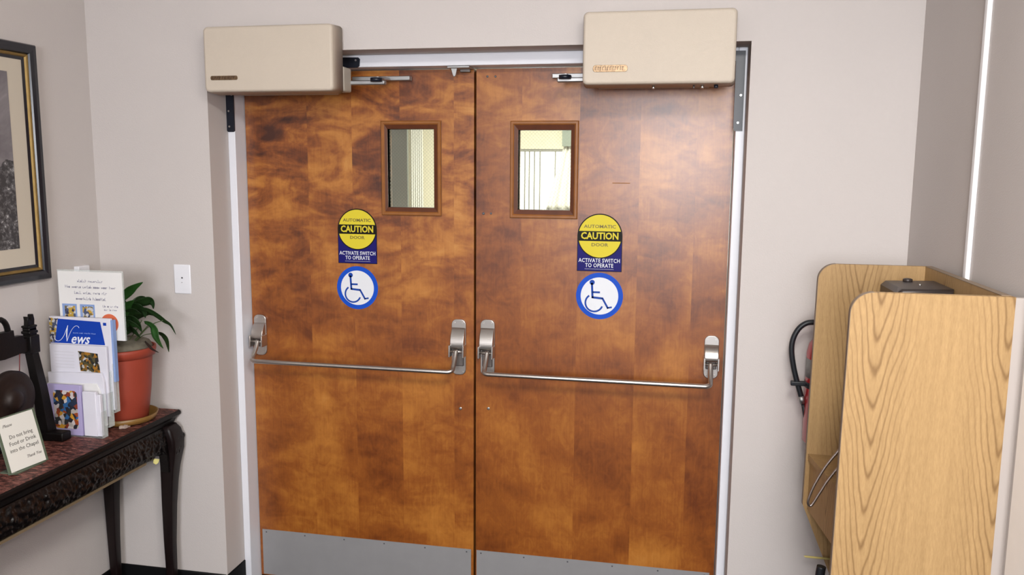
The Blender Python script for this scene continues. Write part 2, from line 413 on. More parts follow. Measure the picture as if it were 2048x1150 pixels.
# ================================================================ SETTING
YW = -.206; XL = -1.4256; XR = 1.448; XO = .9452; HO = 2.0907; CE = 2.66; YB = -6.5
b = MB()
b.box((XL-.1, YW, 0), (-XO, .06, CE)); b.box((XO, YW, 0), (XR+.1, .06, CE)); b.box((-XO, YW, HO), (XO, .06, CE))
bmesh.ops.remove_doubles(b.bm, verts=b.bm.verts, dist=1e-5)
struct(b.build('wall_front', 'wall'))
struct(MB().box((XL-.1, YB, 0), (XL, YW, CE)).build('wall_left', 'wall'))
struct(MB().box((XR, YB, 0), (XR+.1, YW, CE)).build('wall_right', 'wall'))
b = MB()
b.box((XL-.1, YB-.1, 0), (-.05, YB, CE)); b.box((1.55-.0, YB-.1, 0), (XR+.1, YB, CE)); b.box((-.05, YB-.1, 0), (XR+.1, YB, 1.05)); b.box((-.05, YB-.1, 2.45), (XR+.1, YB, CE))
struct(b.build('wall_back', 'wall'))
struct(MB().box((XL-.1, YB-.1, -.1), (XR+.1, .06, 0)).build('floor', 'floor'))
struct(MB().box((XL-.1, YB-.1, CE), (XR+.1, .06, CE+.1)).build('ceiling', 'ceiling'))
BH = .1065
def base(name, a, b_): struct(MB().box(a, b_, .004, 1).build(name, 'base'))
base('baseboard_front', (XL+.008, YW-.008, 0), (-XO, YW, BH))
base('baseboard_reveal', (-XO, YW-.008, 0), (-XO+.006, -.0755, BH))
base('baseboard_left', (XL, YB, 0), (XL+.008, YW, BH))
base('baseboard_right_front', (XO, YW-.008, 0), (XR-.008, YW, BH))
base('baseboard_right', (XR-.008, -1.155, 0), (XR, YW, BH))

# door frame (hollow metal): jambs, head, stop
FI = .9160; FY = -.075
fr = thing('trim_1', (0, 0, 0), kind='structure')
for s in (-1, 1):
    MB().box((s*FI, FY, 0), (s*XO, .055, HO), .002, 1).build('jamb', 'frame', fr)
MB().box((-FI, FY, 2.048), (FI, .055, HO), .002, 1).build('head', 'frame', fr)
# caulk line round the frame on the right reveal
# wall strip and casing on the right wall
struct(MB().box((XR-.012, -.783, 1.20), (XR, -.764, CE), .002, 1).build('trim_2', 'trimw'))
b = MB(); b.box((XR-.010, -1.42, 0), (XR, -1.168, 2.1), .003, 1)
struct(b.build('trim_3', 'trimw'))

# ---------------------------------------------------------------- doors
def make_door(name, x0, x1, win, wout, wood, kick, label_seed):
    d = thing(name, ((x0+x1)/2, 0, 0), kind='structure')
    z0, z1 = .008, 2.044; a0, a1, c0, c1 = win
    b = MB()
    b.box((x0, 0, z0), (a0, .044, z1)); b.box((a1, 0, z0), (x1, .044, z1)); b.box((a0, 0, z0), (a1, .044, c0)); b.box((a0, 0, c1), (a1, .044, z1))
    b.build('door_leaf', wood, d)
    # glazing bead, mitred, with outer quirk and inner cove
    o0, o1, p0, p1 = wout
    lev = [(0, 0), (0, -.010), (.003, -.013), (.010, -.013), (.014, -.010)]
    L = [rect_loop(o0+i, o1-i, p0+i, p1-i, y) for i, y in lev]
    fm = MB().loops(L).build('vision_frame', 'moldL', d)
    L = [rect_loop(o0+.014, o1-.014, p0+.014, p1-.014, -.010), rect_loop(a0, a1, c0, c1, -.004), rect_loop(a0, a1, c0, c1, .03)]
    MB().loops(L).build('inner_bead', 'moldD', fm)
    MB().box((a0, .020, c0), (a1, .024, c1)).build('glass_pane', 'wired', d)
    k = MB().box((kick[0], -.0015, .012), (kick[1], 0, kick[2])).build('kick_plate', 'kick', d)
    for i in range(6):
        x = kick[0]+.018+(kick[1]-kick[0]-.036)*i/5
        MB().lathe([(.0032, -.0022), (.0026, -.0012)], (x, 0, kick[2]-.011), 'y', 10).build('kick_plate_screw', 'dot', k)
    return d
woodL = door_wood('birch_veneer_left', [(-.20, .03), (-.02, -.045), (.17, .04), (.378, -.03)], 3.1, 1.15)
woodR = door_wood('birch_veneer_right', [(-.285, .07), (-.075, -.11), (.14, .09), (.335, -.08)], 11.7, .62)
dL = make_door('door_1', -.913, -.0045, (-.3366, -.156, 1.5408, 1.8315), (-.3597, -.1271, 1.5115, 1.8609), woodL, (-.902, -.014, .2077), 1)
dR = make_door('door_2', .0045, .913, (.1611, .3533, 1.5399, 1.8268), (.1332, .3811, 1.5097, 1.8588), woodR, (.008, .897, .2077), 2)
MB().box((-.03, .046, .008), (.03, .052, 2.044)).build('astragal', 'gap', dL)
for x, z, r, dd in ((-.0565, .775, .006, dL), (.0538, .782, .006, dR), (.0321, 1.5235, .005, dR), (.0605, 1.524, .004, dR), (.0454, 2.017, .004, dR), (.075, 2.0165, .004, dR)):
    MB().lathe([(r, .0002), (r, -.0012), (r*.6, -.0018)], (x, 0, z), 'y', 14).build('door_screw', 'screw' if z < 1 else 'dot', dd)
MB().box((.504, -.0006, 1.6385), (.566, .0002, 1.6415)).build('scratch_mark', mat('bare_scratch', (.30, .12, .03, 1), .7), dR)

def panic_bar(door, xa, xb, wa, wb, za, zb):
    """crossbar exit device: two cast end brackets (centre x, half width, z0, z1) and a bent bar"""
    root = MB()
    # bar path
    ya = -.105
    zb_ = .9425
    ia = xa[0]; ib = xb[0]
    p = [(ia, -.045, 1.012), (ia, -.062, .985), (ia, -.088, .955), (ia+.003, ya+.004, .9455), (ia+.016, ya-.002, zb_),
         (ib-.016, ya-.002, zb_), (ib-.003, ya+.004, .9455), (ib, -.088, .955), (ib, -.062, .985), (ib, -.045, 1.012)]
    mid = [Vector(p[4]).lerp(Vector(p[5]), t) for t in (.25, .5, .75)]
    pts = smooth_path(p[:5], 4)+mid+smooth_path(p[5:], 4)
    bar = root.tube(pts, .0086, 14).build('panic_bar', 'steel', door)
    for (cx, hw, z0, z1) in (wa, wb):
        b = MB()
        b.prism(rrect(cx-hw, cx+hw, z0, z1, hw*.75), -.009, 0, 'xz', .002)
        # bulged cover: side profile swept across the width
        zc = z1-.045
        prof = []
        N = 14; ztop = z1-.032; zbot = 1.015
        for i in range(N+1):
            t = i/N; z = ztop+(zbot-ztop)*t
            y = -.009-.030*math.sin(math.pi*min(1, t*1.05)*.62)**.8 if t < .98 else -.034
            prof.append((y, z))
        loop = [(-.005, ztop)]+prof+[(-.005, zbot)]
        hb = hw*.93
        b.prism([(q[0], q[1]) for q in loop], cx-hb, cx+hb, 'yz', .0018)
        br = b.build('end_bracket', 'steel', bar)
        b = MB()
        for s in (-1, 1):
            b.box((cx+s*hw*.95-.003, -.050, .985), (cx+s*hw*.95+.003, -.006, 1.03), .001, 1)
        b.tube([(cx-hw*.95, -.040, 1.006), (cx+hw*.95, -.040, 1.006)], .005, 12)
        b.build('pivot_lug', 'steel', bar)
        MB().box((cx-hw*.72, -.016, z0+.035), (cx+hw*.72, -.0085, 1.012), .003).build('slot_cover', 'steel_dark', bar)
        for s in (-1, 1):
            for z in (z0+.012, z1-.014):
                MB().lathe([(.0028, -.0112), (.0028, -.0085)], (cx+s*hw*.55, 0, z), 'y', 10).build('bracket_screw', 'screw', bar)
    return bar
panic_bar(dL, (-.868,), (-.062,), (-.877, .026, .945, 1.108), (-.061, .028, .910, 1.1245), 0, 0)
panic_bar(dR, (.058,), (.868,), (.051, .0275, .912, 1.1275), (.871, .0255, .948, 1.104), 0, 0)

# ---------------------------------------------------------------- door operators
def operator(x0, x1, z0, z1, yf, yb, side, lab, np_):
    t = thing('door_operator', ((x0+x1)/2, -.15, z0), lab, 'automatic door opener', 'automatic door openers above the double doors')
    # cover with drafted sides (wider at its back) and rounded edges
    b = MB()
    xi0, xi1, zi0, zi1 = x0, x1, z0, z1
    L = [[(x, yf, z) for x, z in rrect(xi0+.010, xi1-.010, zi0+.010, zi1-.010, .010, 4)],
         [(x, yf+.003, z) for x, z in rrect(xi0+.003, xi1-.003, zi0+.003, zi1-.003, .013, 4)],
         [(x, yf+.010, z) for x, z in rrect(xi0, xi1, zi0, zi1, .015, 4)],
         [(x, yb, z) for x, z in rrect(xi0-.004, xi1+.004, zi0-.004, zi1+.004, .015, 4)]]
    b.loops(L, True, True, True)
    for f in b.bm.faces:
        f.smooth = len(f.verts) == 4
    c = b.build('cover', 'cream', t)
    m = c.modifiers.new('ws', 'WEIGHTED_NORMAL')
    # cast body behind the cover
    MB().box((x0+.030, yb-.004, z0+.006), (x1-.068, FY-.006, z1-.012), .006).build('body_casting', 'cream_dark', t)
    n0, n1, m0, m1 = np_
    p = MB().prism(rrect(n0, n1, m0, m1, (m1-m0)*.4, 4), yf-.002, yf+.0005, 'xz', .0006).build('name_plate', 'brass', t)
    b = MB(); random.seed(5 if side < 0 else 9); x = n0+.008
    zc = (m0+m1)/2; hh = (m1-m0)*.26
    while x < n1-.012:
        wd = random.uniform(.004, .008); b.box((x, yf-.0026, zc-hh), (x+.0014, yf-.0018, zc+hh)); b.box((x, yf-.0026, zc+hh-.0016), (x+wd*.8, yf-.0018, zc+hh)); x += wd+.002
    b.build('plate_lettering', 'plate_dark', p)
    return t
oL = operator(-.897, -.420, 1.944, 2.165, -.302, -.222, -1, 'cream automatic door opener box over the left door, dark lettered plate', (-.871, -.769, 1.984, 1.9985))
oR = operator(.424, .894, 1.953, 2.177, -.302, -.222, 1, 'cream automatic door opener box over the right door, shiny plate', (.457, .566, 1.991, 2.0125))
# black L-shaped mounting brackets on the frame face
b = MB(); b.prism([(-.945, 2.088), (-.945, 1.822), (-.940, 1.818), (-.919, 1.818), (-.914, 1.822), (-.914, 2.046), (-.421, 2.046), (-.412, 2.052), (-.410, 2.076), (-.416, 2.082), (-.60, 2.085), (-.60, 2.089)], FY-.006, FY-.0005)
k = b.build('mounting_bracket', 'black', oL); k['label'] = 'black steel mounting bracket'
for x, z in ((-.934, 1.838), (-.935, 1.895), (-.921, 1.955), (-.425, 2.072)):
    MB().lathe([(.0035, FY-.008), (.0035, FY-.005)], (x, 0, z), 'y', 10).build('bracket_screw', 'screw', k)
b = MB(); b.prism([(.938, 2.079), (.938, 1.818), (.912, 1.818), (.908, 1.83), (.908, 2.046), (.45, 2.046), (.45, 2.079)], FY-.006, FY-.0005)
k = b.build('mounting_bracket', 'black', oR); k['label'] = 'black steel mounting bracket'
for x, z in ((.928, 1.935), (.922, 1.845)):
    MB().lathe([(.0035, FY-.008), (.0035, FY-.005)], (x, 0, z), 'y', 10).build('bracket_screw', 'screw', k)
# screws and switch under the right box
for x, r, m_ in ((.6464, .0045, 'screw'), (.7718, .003, 'steel_dark'), (.7977, .0055, 'screw'), (.8399, .0065, 'black')):
    MB().lathe([(r*.8, 1.953-.012), (r, 1.953-.010), (r, 1.953-.001)], (x, -.262, 0), 'z', 12).build('bottom_screw', m_, oR)
# arms
def arm(root, s, x_sp, x_slide_end, x_low0, x_low1):
    a = MB().box((x_sp, -.034, 2.004), (x_slide_end, -.004, 2.020), .002, 1)
    tr = a.build('slide_track', 'alum', root)
    MB().box((x_low0, -.160, 1.977), (x_low1, -.138, 1.992), .003, 1).build('drive_arm', 'alum', root)
    xr = x_low1-.028*s
    MB().lathe([(.014, 1.985), (.021, 1.986), (.021, 1.999), (.014, 2.0)], (xr, -.165, 0), 'z', 20).build('arm_roller', 'black', root)
    MB().tube([(xr, -.152, 2.0), (xr+.0*s, -.03, 2.008)], .006, 10).build('arm_link', 'alum', root)
arm(oL, 1, -.46, -.237, -.43, -.288)
arm(oR, -1, .46, .286, .44, .322)
MB().box((-.50, -.221, 1.950), (-.414, -.150, 2.034), .006).build('end_cap', 'cream_dark', oL)

# strike / hold-open hanging from the frame head, over the left door near the centre
st = thing('door_stop', (-.045, -.04, 2.02), 'small silver coordinator hanging from the white frame head between the doors', 'door hardware')
MB().box((-.087, -.070, 2.040), (-.004, -.012, 2.048), .002, 1).build('plate', 'alum', st)
b = MB(); b.prism([(-.076, 2.042), (-.052, 2.042), (-.058, 2.016), (-.060, 2.012), (-.066, 2.012), (-.068, 2.016)], -.060, -.050, 'xz', .0015); b.build('finger', 'alum', st)
MB().box((-.050, -.030, 2.030), (-.012, -.018, 2.041), .002).build('spring_block', 'steel_dark', st)

# ---------------------------------------------------------------- door stickers
def caution(x0, x1, z0, z1, lab):
    t = thing('caution_sticker', ((x0+x1)/2, 0, z0), lab, 'sticker', 'caution stickers on the doors')
    cx = (x0+x1)/2; R = (x1-x0)/2; zc = z1-R; n = 40
    pts = [(x0, z0), (x1, z0)]+[(cx+R*math.cos(math.pi*i/n), zc+R*math.sin(math.pi*i/n)) for i in range(n+1)]
    MB().prism(pts, -.0006, 0).build('sticker_backing', 'vblack', t)
    e = .004
    b = MB(); b.prism([(x0+.002, z0+.002), (x1-.002, z0+.002), (x1-.002, zc-.012)]+[(cx+R*.97*math.cos(a), zc+R*.97*math.sin(a)) for a in [-i*math.pi/30 for i in range(3, 28)]]+[(x0+.002, zc-.012)], -.0010, -.0005)
    b.build('navy_field', 'navy', t)
    def disc(r, up):
        h = .018; a0 = math.asin(h/r)
        if up: A = [a0+(math.pi-2*a0)*i/30 for i in range(31)]
        else: A = [math.pi+a0+(math.pi-2*a0)*i/30 for i in range(31)]
        return [(cx+r*math.cos(a), zc+r*math.sin(a)) for a in A]
    MB().lathe([(R, -.0010), (R, -.0013)], (cx, 0, zc), 'y', 48).build('black_ring', 'vblack', t)
    b = MB(); b.prism(disc(R-.004, True), -.0018, -.0010); b.prism(disc(R-.004, False), -.0018, -.0010); b.build('yellow_disc', 'yellow', t)
    b = MB(); b.text('CAUTION', .034, Y_plane(-.0019, cx, zc), .0004, R*1.66, bold=.03); b.build('lettering', 'yellow', t)['label'] = 'yellow CAUTION lettering'
    ol = mat('olive_lettering', (.16, .12, .02, 1), .5)
    MB().text('AUTOMATIC', .0165, Y_plane(-.0022, cx, zc+.0345), .0004, R*1.42, bold=.02).build('lettering', ol, t)
    MB().text('DOOR', .0165, Y_plane(-.0022, cx, zc-.0315), .0004, R*.74, bold=.02).build('lettering', ol, t)
    MB().text('ACTIVATE SWITCH', .0200, Y_plane(-.0016, cx, z0+.0395), .0005, R*1.84, bold=.012, space=1.08).build('lettering', 'white_v', t)
    MB().text('TO OPERATE', .0200, Y_plane(-.0016, cx, z0+.0215), .0005, R*1.25, bold=.012, space=1.08).build('lettering', 'white_v', t)
    MB().box((cx-R*.65, -.0014, z0+.0085), (cx+R*.65, -.0009, z0+.0092)).build('small_print_line', 'white_v', t)
    return t
caution(-.5425, -.3845, 1.3230, 1.5335, 'yellow and navy CAUTION AUTOMATIC DOOR sticker on the left door')
caution(.3820, .5445, 1.3210, 1.5305, 'yellow and navy CAUTION AUTOMATIC DOOR sticker on the right door')
def access(cx, cz, R, lab):
    t = thing('accessibility_sticker', (cx, 0, cz-R), lab, 'sticker', 'round wheelchair stickers on the doors')
    MB().lathe([(R, 0), (R, -.0006)], (cx, 0, cz), 'y', 56).build('blue_ring', 'blue', t)
    MB().lathe([(R*.80, -.0004), (R*.80, -.0011)], (cx, 0, cz), 'y', 56).build('white_field', 'white_v', t)
    b = MB(); u = R/100
    P = lambda x, z: (cx+x*u, cz+z*u)
    def bar(p, q, w_):
        a, c = Vector(P(*p)), Vector(P(*q)); d = (c-a).normalized(); nrm = Vector((-d.y, d.x))*w_*u/2
        b.prism([tuple(a+nrm), tuple(c+nrm), tuple(c-nrm), tuple(a-nrm)], -.0016, -.0009)
    # sitter's head, back, seat, leg, foot, arm
    b.lathe([(11*u, -.0009), (11*u, -.0016)], (cx-32*u, 0, cz+58*u), 'y', 24)
    bar((-33, 56), (-29, -10), 9); bar((-32, -6), (14, -10), 9); bar((12, -7), (38, -53), 8); bar((34, -50), (54, -46), 7); bar((-30, 16), (2, 16), 8)
    a0, a1 = math.radians(125), math.radians(338); N = 34; r0, r1 = 41*u, 33.5*u; ox, oz = cx-22*u, cz-30*u
    o_ = [(ox+r0*math.cos(a0+(a1-a0)*i/N), oz+r0*math.sin(a0+(a1-a0)*i/N)) for i in range(N+1)]
    i_ = [(ox+r1*math.cos(a0+(a1-a0)*i/N), oz+r1*math.sin(a0+(a1-a0)*i/N)) for i in range(N+1)]
    for k in range(N): b.prism([o_[k], o_[k+1], i_[k+1], i_[k]], -.0016, -.0009)
    b.build('wheelchair_symbol', 'symb', t)
access(-.4668, 1.2290, .0838, 'round blue and white wheelchair sticker on the left door')
access(.4665, 1.2312, .0855, 'round blue and white wheelchair sticker on the right door')

# ---------------------------------------------------------------- blank wall plate
wp = thing('wall_plate', (-1.0775, YW, 1.213), 'blank white plastic switch plate on the wall left of the doors', 'wall plate')
MB().box((-1.1120, YW-.005, 1.2135), (-1.0435, YW, 1.3235), .003).build('cover_plate', 'plastic_w', wp)
MB().lathe([(.003, YW-.007), (.003, YW-.004)], (-1.0775, 0, 1.2740), 'y', 12).build('center_screw', 'dot', wp)
MB().lathe([(.002, YW-.006), (.002, YW-.004)], (-1.079, 0, 1.256), 'y', 10).build('indicator', mat('pale_grey_dot', (.35, .35, .36, 1), .5), wp)
# small white sensor on left wall
b = MB(); b.box((XL, -.350, 1.290), (XL+.022, -.292, 1.322), .003); tag(b.build('wall_sensor', 'plastic_w'), 'small white plastic box on the left wall above the paper notice', 'sensor')

# ---------------------------------------------------------------- framed picture
pf = thing('framed_picture', (XL, -.87, 1.30), 'black and gold framed black-and-white photograph on the left wall', 'picture')
py0, py1, pz0, pz1 = -1.25, -.487, 1.296, 2.086
def yl(i, x): return [(x, py0+i, pz0+i), (x, py1-i, pz0+i), (x, py1-i, pz1-i), (x, py0+i, pz1-i)]
MB().loops([yl(0, XL+.001), yl(0, XL+.020), yl(.004, XL+.026), yl(.018, XL+.028), yl(.030, XL+.024), yl(.034, XL+.018)]).build('outer_frame', 'fblack', pf)
MB().loops([yl(.034, XL+.018), yl(.036, XL+.020), yl(.041, XL+.018), yl(.044, XL+.012)]).build('gilt_slip', 'gold', pf)
MB().loops([yl(.044, XL+.012), yl(.054, XL+.009)]).build('black_fillet', 'fblack', pf)
mt = MB().box((XL+.001, py0+.05, pz0+.05), (XL+.008, py1-.05, pz1-.05)).build('mat_board', 'mat', pf)
MB().box((XL+.008, py0+.145, pz0+.115), (XL+.0095, py1-.118, pz1-.098)).build('photograph', 'print', pf)

# ---------------------------------------------------------------- carved side table
TX0, TX1, TY0, TY1, TZ = XL+.004, -1.110, -1.78, -.222, .766
tb = thing('side_table', ((TX0+TX1)/2, (TY0+TY1)/2, 0), 'dark carved wooden side table with reddish top against the left wall', 'table')
b = MB(); b.box((TX0, TY0, TZ-.012), (TX1, TY1, TZ)); b.build('table_top', 'top', tb)
L = []
for i, z in ((.0, TZ-.0005), (-.004, TZ-.006), (-.004, TZ-.016), (.004, TZ-.024), (.010, TZ-.030), (.014, TZ-.044), (.022, TZ-.052)):
    L.append([(TX0, TY0+i, z), (TX1-i, TY0+i, z), (TX1-i, TY1-i, z), (TX0, TY1-i, z)])
MB().loops(L, True, False, True).build('top_moulding', 'ebony', tb)
# carved apron, long side: bulged relief panel with a scalloped lower edge
def apron_low(y):
    d = min(TY1-y, y-TY0)
    if d < .05: return .60
    if d < .14: return .628-.012*math.sin((d-.05)/.09*math.pi)
    return .612+.006*math.sin((d-.14)*28) if d < .2 else .6195
from mathutils import noise as mnoise
def relief(u, v):
    a = mnoise.noise(Vector((u*48, v*60, 3.1))); c = mnoise.noise(Vector((u*110, v*120, 9.7)))
    return .0075*a*abs(a)**.2 + .0045*c
NX, NZ = 520, 22
b = MB(); grid = []
for i in range(NX+1):
    y = TY0+.02+(TY1-TY0-.04)*i/NX; zl = apron_low(y); zt = TZ-.052; col = []
    for j in range(NZ+1):
        t = j/NZ; z = zl+(zt-zl)*t
        x = TX1-.020+.014*math.sin(t*math.pi)**.8+(relief(y, z) if .05 < t < .95 else 0)
        col.append(b._v((x, y, z)))
    grid.append(col)
for i in range(NX):
    for j in range(NZ):
        f = b.bm.faces.new((grid[i][j], grid[i+1][j], grid[i+1][j+1], grid[i][j+1])); f.smooth = True
# back face
b.box((TX1-.034, TY0+.03, .622), (TX1-.022, TY1-.03, TZ-.046))
b.build('carved_apron', 'carve', tb)
b = MB(); grid = []
for i in range(61):
    x = TX0+.02+(TX1-.02-TX0-.02)*i/60; zt = TZ-.052; col = []; zl = .62+.01*math.sin(i*.4)
    for j in range(NZ+1):
        t = j/NZ; z = zl+(zt-zl)*t
        col.append(b._v((x, TY1-.020+.012*math.sin(t*math.pi)**.8+(relief(x, z) if .05 < t < .95 else 0), z)))
    grid.append(col)
for i in range(60):
    for j in range(NZ):
        f = b.bm.faces.new((grid[i][j], grid[i+1][j], grid[i+1][j+1], grid[i][j+1])); f.smooth = True
b.build('carved_end_apron', 'carve', tb)
MB().box((TX1-.034, TY0+.16, .6115), (TX1-.016, TY1-.19, .6195)).build('apron_rail', 'rawwood', tb)
def leg(cx, cy, ox, oy):      # cabriole-like leg with a carved knee; ox, oy point outward
    b = MB(); sec = []
    for z, h, off in ((.72, .030, -.004), (.70, .038, .000), (.66, .040, .006), (.62, .036, .008), (.585, .031, .006), (.55, .028, .003), (.50, .025, 0), (.40, .0215, -.004), (.25, .018, -.007), (.12, .016, -.007), (.05, .016, -.005), (.02, .021, -.002), (0, .020, 0)):
        x, y = cx+off*ox, cy+off*oy; r = h*.3
        sec.append([(x+px, y+py, z) for px, py in rrect(-h, h, -h, h, r, 3)])
    b.loops(sec, True, True, True, True)
    o = b.build('leg', 'ebony_red', tb)
    m_ = MB()
    for s in range(5):
        m_.lathe([(.001, -.016), (.010, -.008), (.012, 0), (.010, .008), (.001, .016)], (cx+ox*.034, cy+oy*.02-.02+s*.010, .665-.018*(s % 2)), 'z', 8)
        m_.lathe([(.001, -.016), (.010, -.008), (.012, 0), (.010, .008), (.001, .016)], (cx+ox*.034, cy+oy*.0-.015+s*.008, .63-.014*(s % 2)), 'z', 8)
    # knee bracket spurs
    m_.prism([(cy-.018, .665), (cy-.018, .540), (cy-.030, .540), (cy-.032, .58), (cy-.036, .61), (cy-.060, .632), (cy-.060, .665)] if oy > 0 else [(cy+.030, .665), (cy+.030, .53), (cy+.044, .53), (cy+.05, .56), (cy+.06, .60), (cy+.095, .632), (cy+.095, .665)], cx-.018, cx+.020, 'yz', .003)
    m_.build('carved_knee', 'carve', o)
leg(TX1-.026, TY1-.042, 1, 1); leg(TX0+.032, TY1-.042, 0, 1)
leg(TX1-.026, TY0+.042, 1, -1); leg(TX0+.032, TY0+.042, 0, -1)
tag(MB(Matrix.Translation((-1.125, -.358, .606)) @ Matrix.Rotation(.5, 4, 'Z') @ Matrix.Rotation(.3, 4, 'Y')).prism([(-.010, .009), (.010, .010), (.009, -.004), (.003, -.012), (-.008, -.008)], -.0004, .0004).build('paper_tag', 'ylw_tag'), 'scrap of yellow paper stuck under the side table apron', 'paper tag')

# ---------------------------------------------------------------- gong on stand
GX = -1.335
gs = thing('gong_stand', (GX, -.80, TZ), 'black wooden gong stand with carved finials on the side table', 'gong stand')
for s in (1, -1):
    yb_, yt_ = -.800+s*.166, -.800+s*.125
    b = MB(); L = []
    for z, y, h in ((.795, yb_, .019), (.95, yb_*.5+yt_*.5, .016), (1.075, yt_-s*.003, .014), (1.165, yt_-s*.006, .014)):
        L.append([(GX-h, y-h, z), (GX+h, y-h, z), (GX+h, y+h, z), (GX-h, y+h, z)])
    b.loops(L, True, True, True); b.build('post', 'ebony', gs)
    b = MB(); yc = yt_-s*.006
    b.box((GX-.020, yc-.020, 1.075), (GX+.020, yc+.020, 1.135), .003); b.box((GX-.017, yc-.019, 1.140), (GX+.017, yc+.019, 1.150), .003)
    b.box((GX-.014, yc-.016, 1.150), (GX+.014, yc+.016, 1.160), .003); b.box((GX-.016, yc-.018, 1.160), (GX+.016, yc+.018, 1.168), .003)
    b.prism([(yc-.015, 1.166), (yc+.015, 1.166), (yc+.017, 1.185), (yc+.013, 1.203), (yc+.005, 1.203), (yc+.002, 1.186), (yc-.004, 1.184), (yc-.008, 1.197), (yc-.015, 1.198), (yc-.013, 1.185)], GX-.008, GX+.008, 'yz', .002)
    b.build('finial', 'ebony', gs)
    b = MB(); b.box((GX-.045, yb_-.022, TZ), (GX+.075, yb_+.022, .797), .006); b.build('foot', 'ebony', gs)
b = MB()
up = [(-.675, 1.128), (-.715, 1.130), (-.725, 1.142), (-.755, 1.143), (-.757, 1.165), (-.843, 1.165), (-.845, 1.143), (-.875, 1.142), (-.885, 1.130), (-.925, 1.128)]
lo = [(-.925, 1.082), (-.90, 1.086), (-.80, 1.078), (-.70, 1.086), (-.675, 1.086)]
b.prism(up+lo, GX-.011, GX+.011, 'yz', .002)
b.tube([(GX, -.800+.030*math.cos(a), 1.160+.046*math.sin(a)) for a in [math.pi*i/12 for i in range(13)]], .009, 8)
b.build('top_beam', 'ebony', gs)
b = MB(); b.box((GX-.010, -.96, .785), (GX+.010, -.64, .797), .002); b.build('bottom_rail', 'ebony', gs)
gg = thing('gong', (GX+.022, -.80, .86), 'round dark bronze gong hanging from red cord in the black stand', 'gong')
MB().lathe([(.088, -.016), (.094, -.012), (.094, .004), (.086, .010), (.060, .009), (.034, .011), (.030, .020), (.018, .026), (.004, .027)], (GX+.022, -.80, .948), 'x', 56).build('disc', 'gong', gg)
for s in (-1, 1):
    MB().tube([(GX+.018, -.80+s*.045, 1.030), (GX+.012, -.80+s*.055, 1.060), (GX+.010, -.80+s*.060, 1.086)], .0015, 8).build('cord', 'string', gg)
# ---------------------------------------------------------------- small notice card in acrylic stand
cu = Vector((-.045, .006, .160)).normalized(); cr = Vector((.013, .132, 0)).normalized(); cn = cr.cross(cu).normalized()
CM = Matrix((cr, cu, cn)).transposed().to_4x4(); CM.translation = Vector((-1.186, -.886, TZ+.002))
cs = thing('notice_card_stand', (-1.19, -.886, TZ), 'acrylic stand with small printed notice card, Do not bring Food or Drink', 'sign')
cu_h = .168
b = MB(CM); b.box((-.072, 0, -.004), (.072, cu_h+.004, -.0005), .001, 1); b.box((-.072, 0, -.004), (-.062, .004, .020)); b.build('acrylic_back', 'acryl_edge', cs)
MB(CM).box((-.063, .004, 0), (.062, cu_h, .0008)).build('card', 'paper_c', cs)
def card_xf(x, y): return Matrix.Translation((x, y, .001))
b = MB(CM)
b.text('Please', .013, card_xf(-.036, .143), .0002, shear=.4); b.build('lettering', 'inkd', cs)
b = MB(CM)
for i, (s_, wd) in enumerate((('Do not bring', .082), ('Food or Drink', .094), ('into the Chapel', .100))): b.text(s_, .017, card_xf(.002, .106-i*.0205), .0002, wd)
b.text('Thank You', .013, card_xf(.026, .034), .0002, .052, shear=.4); b.build('lettering', 'inkd', cs)
b = MB(Matrix.Translation((-1.186, -.886, TZ))); b.prism([(-.050, 0), (.006, 0), (.006, .004), (-.050, .004)], -.060, .060, 'xz'); b.build('acrylic_foot', 'acryl_edge', cs)

# ---------------------------------------------------------------- literature rack and its papers
rk = thing('literature_rack', (-1.27, -.54, TZ), 'tiered clear literature rack on the side table in front of the potted plant', 'brochure holder')
tiers = [(-1.372, -1.160, -.590, TZ, .915), (-1.384, -1.155, -.560, TZ+.03, .99), (-1.386, -1.149, -.535, TZ+.075, 1.12)]
for x0, x1, y, z0, z1 in tiers:
    b = MB(); b.box((x0-.002, y+.024, z0), (x1+.002, y+.026, z1)); b.box((x0-.002, y-.001, z0), (x1+.002, y+.026, z0+.002))
    for xs in (x0-.003, x1+.001): b.box((xs, y-.001, z0), (xs+.002, y+.026, z0+(z1-z0)*.62))
    b.build('pocket', 'acryl', rk)
b = MB(); b.box((-1.30, -.512, TZ), (-1.22, -.488, .80)); b.box((-1.27, -.509, TZ), (-1.25, -.507, 1.1)); b.build('rear_support', 'acryl', rk)
# rear notice sheet
ns = thing('notice_sheet', (-1.237, -.512, 1.09), 'white printed notice sheet in clear holder, topmost in the rack', 'notice')
sx0, sx1, sz0, sz1 = -1.363, -1.113, 1.09, 1.326
SY = -.506
MB().box((sx0, SY, sz0), (sx1, SY+.002, sz1)).build('sheet', 'paper', ns)
MB().box((sx0-.003, SY+.002, sz0), (sx1+.003, SY+.005, sz1+.005)).build('clear_holder', 'acryl', ns)
def blurred_words(b, xc, z, width, h, y, nw):
    """rows of fine print too small to read: word-shaped strokes"""
    ws = [random.uniform(.6, 1.4) for _ in range(nw)]; gap = h*.55
    k = (width-gap*(nw-1))/sum(ws); x = xc-width/2
    for w_ in ws:
        L_ = w_*k; n = max(2, int(L_/(h*.5)))
        for i in range(n):
            xx = x+L_*i/n; hh = h*random.choice((.5, .5, .55, .9))
            b.box((xx, y-.0003, z-h*.4), (xx+h*.13, y, z-h*.4+hh)); b.box((xx, y-.0003, z-h*.4+h*random.choice((0, .4))), (xx+L_/n*.8, y, z-h*.4+h*random.choice((.08, .48))+.0006))
        x += L_+gap
random.seed(21); cxs = -1.237; b = MB()
for i, (nw, wd) in enumerate(((2, .100), (6, .198), (4, .128), (2, .118))): blurred_words(b, cxs, 1.293-i*.0205, wd, .0115, SY, nw)
